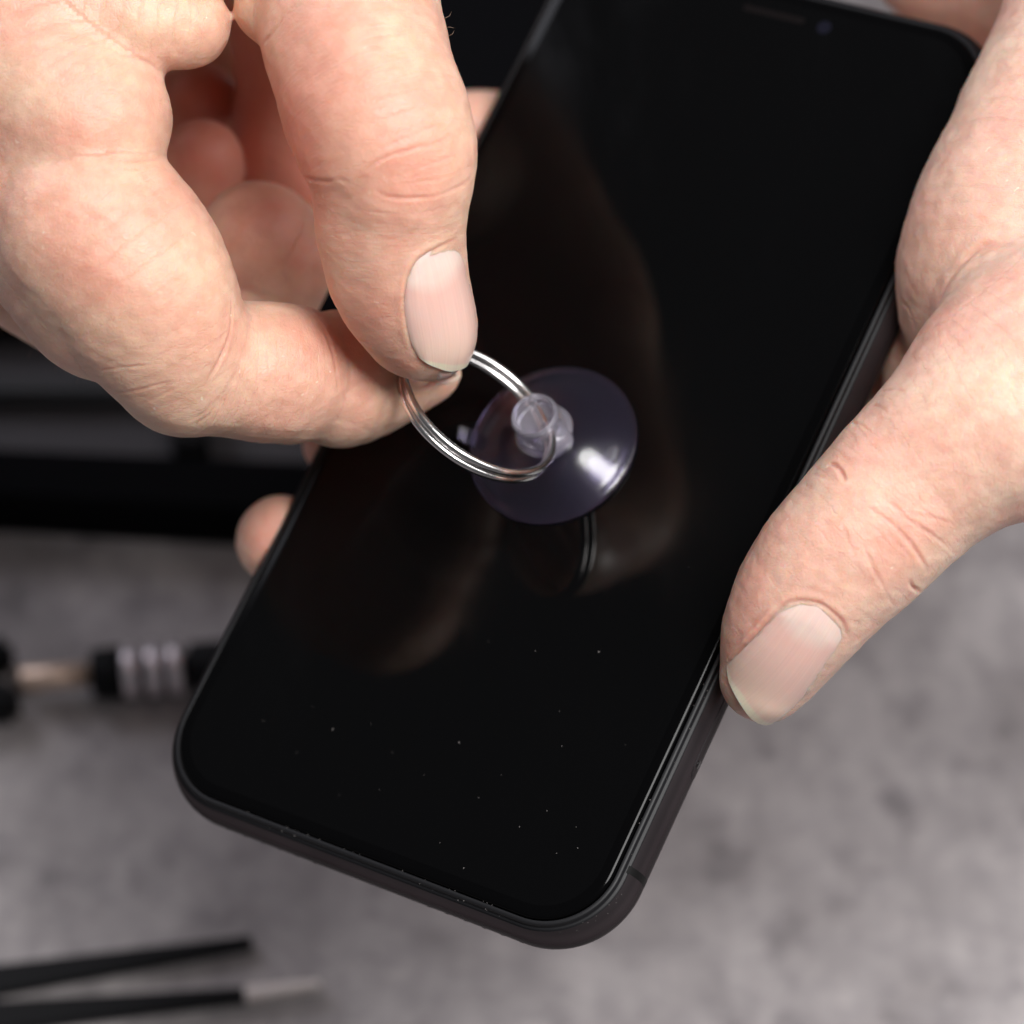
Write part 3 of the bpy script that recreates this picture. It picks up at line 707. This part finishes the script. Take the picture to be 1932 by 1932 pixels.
# ------------------------------------------------------------------ tools lying on the table
def box_mesh(name, corners_bottom, z0, z1, mat, parent=None, bev=.001):
    n = len(corners_bottom)
    V = [(x, y, z0) for x, y in corners_bottom] + [(x, y, z1) for x, y in corners_bottom]
    F = [(i, (i + 1) % n, n + (i + 1) % n, n + i) for i in range(n)] + [tuple(range(n, 2 * n)), tuple(range(n))[::-1]]
    bm = bmesh.new(); vs = [bm.verts.new(v) for v in V]; [bm.faces.new([vs[i] for i in f]) for f in F]
    bmesh.ops.recalc_face_normals(bm, faces=bm.faces)
    bmesh.ops.bevel(bm, geom=bm.edges[:], offset=bev, segments=2, affect='EDGES')
    me = bpy.data.meshes.new(name); bm.to_mesh(me); bm.free(); return link_mesh(name, me, mat, parent, False)
blk = pbr('black_plastic', (.004, .004, .005), .6, Specular_IOR_Level=.2); blk2 = pbr('black_rubber', (.004, .004, .005), .7, Specular_IOR_Level=.2)
silver = pbr('silver_knurl', (.95, .87, .91), .34, .75); brass = pbr('brass_shaft', (.80, .60, .48), .45, .6)
# screwdriver
z = .0052; P0, P1 = T(-150, 1296, z), T(560, 1243, z); ax = (P1 - P0) / np.linalg.norm(P1 - P0); Lp = np.linalg.norm(P1 - P0)
def on_axis(px):  # distance along the tool for a pixel column
    best = min(np.linspace(0, Lp * 1.5, 900), key=lambda t: abs(px - (966 + FPX * ((P0 + ax * t - CAM) @ cx_) / -((P0 + ax * t - CAM) @ cb_))))
    return best
drv = empty('screwdriver', P0 + ax * Lp * .5, 'black precision screwdriver with three silver rings and a brass shaft, left of the phone', 'screwdriver')
def turned(name, xs, rs, mat):
    pts = [P0 + ax * on_axis(x) for x in xs]; V, F = tube(pts, [r * .001 for r in rs], 28)
    return link_mesh(name, mesh_np(name, V, F), mat, drv)
turned('shaft', [38, 44, 100, 172], [1.9, 2.3, 2.3, 2.2], brass)
turned('collar', [172, 176, 228, 231], [3.4, 4.6, 4.8, 4.4], blk2)
for x in (232, 276, 318):
    turned('grip_ring', [x, x + 2, x + 8, x + 14, x + 20, x + 26, x + 28], [3.0, 4.5, 4.95, 4.7, 4.95, 4.5, 3.0], silver)
    turned('ring_groove', [x + 27, x + 45], [2.7, 2.7], blk2)
turned('handle', [358, 362, 430, 700, 760], [4.0, 4.4, 4.5, 4.5, 3.8], blk2)
# dark tool end at the left edge; lower block added for its shadow
endE = empty('dark_end_blocks', T(-30, 1270, 0), 'black tool end at the left edge beside the brass shaft, lower block standing for its shadow', 'dark block')
for nm, (a, b_, c_) in (('dark_block', (1232, 1282, 30)), ('dark_block', (1318, 1372, 42))):
    q = [T(-160, b_), T(c_, b_), T(c_, a), T(-160, a)]
    box_mesh(nm, [(p[0], p[1]) for p in q], 0, .008, blk2, endE, .0015)
q = [T(-200, 1372), T(-100, 1372), T(-100, 1232), T(-200, 1232)]  # links the two blocks out of view
box_mesh('block_link', [(p[0], p[1]) for p in q], 0, .0075, blk2, endE, .001)
# tweezers: two arms joined at the (unseen) left end
twz = empty('tweezers', T(100, 1880, 0), 'black tweezers lying open on the grey table, lower left corner', 'tweezers')
def arm(name, A, B, wa, wb, z0, z1, mat):
    a, b_ = T(*A), T(*B); d = (b_ - a)[:2]; d /= np.linalg.norm(d); nrm = np.array([-d[1], d[0]])
    q = [a[:2] - nrm * wa, b_[:2] - nrm * wb, b_[:2] + nrm * wb, a[:2] + nrm * wa]
    return box_mesh(name, [tuple(p) for p in q], z0, z1, mat, twz, .0004)
arm('arm', (-260, 1896), (478, 1786), .0036, .0011, .0004, .003, blk)
lo_arm = arm('arm', (-260, 1952), (466, 1886), .0036, .0012, .0006, .0034, blk)
tip = arm('bare_tip', (464, 1886), (606, 1868), .0014, .0007, .0006, .0036, pbr('bare_steel', (.80, .74, .71), .45, .4))
tip.parent = lo_arm; tip.matrix_parent_inverse = Matrix.Identity(4)
# black stand behind: base panel, front rail, post
case = empty('tool_case', T(200, 700, 0), 'black tool case lying behind the hands with a rail along its front', 'tool case')
def quadpx(P, z=0): return [tuple(T(x, y, z)[:2]) for x, y in P]
cm = pbr('case_plastic', (.0022, .0022, .003), .8, Specular_IOR_Level=.06); cm2 = pbr('case_inner', (.052, .047, .052), .7)
box_mesh('lid', quadpx([(-500, 655), (1350, 655), (1350, -700), (-500, -700)]), .001, .012, cm, case)
box_mesh('tray', quadpx([(-500, 905), (700, 945), (1350, 655), (-500, 655)]), .0005, .003, cm2, case)
box_mesh('rail', quadpx([(-500, 1000), (-10, 1008), (620, 1045), (900, 1045), (900, 950), (620, 940), (-500, 892)]), .0005, .014, cm, case)
box_mesh('post', quadpx([(332, 905), (400, 905), (400, 780), (332, 780)]), .0031, .012, blk2, case)
box_mesh('dark_strip', quadpx([(-500, 785), (360, 790), (360, 755), (-500, 745)]), .0031, .008, pbr('case_dark_grey', (.02, .02, .022), .6), case)  # low dark grey strip across the tray

# ------------------------------------------------------------------ dust on the glass, glints drawn as flecks on the rim
bm = bmesh.new()
def pl_local(px, py, z=.70):
    d = Cp(px, py, 1.0); n = PR[:, 2]; c = PC + n * z; return (d * ((c @ n) / (d @ n)) - PC) @ PR
sp = [(497, 1360), (628, 1376), (700, 1367), (866, 1401), (716, 1490), (903, 1505), (922, 1210), (1055, 1342), (800, 1463), (946, 1462), (1032, 1530), (1087, 1560), (590, 1333), (1010, 1228), (875, 1638), (1130, 1230), (1300, 1070), (640, 1500), (980, 1560), (560, 1420), (1050, 1610), (1090, 1600), (830, 1590), (1180, 1405), (740, 1420), (1060, 1408)]
for i, (x, y) in enumerate(sp):
    c = pl_local(x, y); r = random.choice((.045, .05, .06, .075, .11))
    el = 3.2 if i in (1,) else random.choice((1, 1, 1.6, 2.2)); th = random.uniform(0, 3.1)
    M = Matrix.Translation(Vector(c) + Vector((0, 0, r * .4))) @ Matrix.Rotation(th, 4, 'Z') @ Matrix.Diagonal((r * el, r * .8, r * .5, 1))
    bmesh.ops.create_icosphere(bm, subdivisions=1, radius=1, matrix=M)
for i in range(46):                                  # pale flecks painting glints in the seam along the bottom and right edges
    if i % 3: x, y = random.uniform(-27, 27), -PH_ / 2 + random.choice((1.42, 1.6, 2.42, 2.44)) + random.uniform(-.05, .05)
    else: x, y = PW_ / 2 - random.choice((1.5, 2.42)) , random.uniform(-60, -20)
    r = random.uniform(.03, .075)
    M = Matrix.Translation((x, y, -.05 + r)) @ Matrix.Rotation(random.uniform(0, 3), 4, 'Z') @ Matrix.Diagonal((r * 1.5, r * .8, r * .6, 1))
    bmesh.ops.create_icosphere(bm, subdivisions=1, radius=1, matrix=M)
for i in range(14):                                  # glint flecks on the rounded metal corner as well
    a = math.radians(random.uniform(285, 350)); q = 12.43 - 1.3
    cx0, cy0 = PW_ / 2 - PRAD, -PH_ / 2 + PRAD; r = random.uniform(.03, .06)
    ins = random.uniform(.5, 1.2); z0 = -4.15 + 4.4 * (1 - ((3.9 - ins) / 3.9) ** 2.2) ** (1 / 2.2)
    M = Matrix.Translation((cx0 + (PRAD - ins) * math.cos(a), cy0 + (PRAD - ins) * math.sin(a), z0 + r * .3)) @ Matrix.Diagonal((r, r, r * .7, 1))
    bmesh.ops.create_icosphere(bm, subdivisions=1, radius=1, matrix=M)
me = bpy.data.meshes.new('dust'); bm.to_mesh(me); bm.free()
A = np.empty(len(me.vertices) * 3, np.float32); me.vertices.foreach_get('co', A); me.vertices.foreach_set('co', PW(A.reshape(-1, 3)).astype(np.float32).ravel()); me.update()
tag(link_mesh('dust', me, pbr('dust_glint_grey', (.22, .20, .195), .8)), 'fine pale dust specks on the black phone screen, pale flecks for glints along its rim', 'dust', kind='stuff')
print('scene verts', sum(len(o.data.vertices) for o in sc.objects if o.type == 'MESH'))
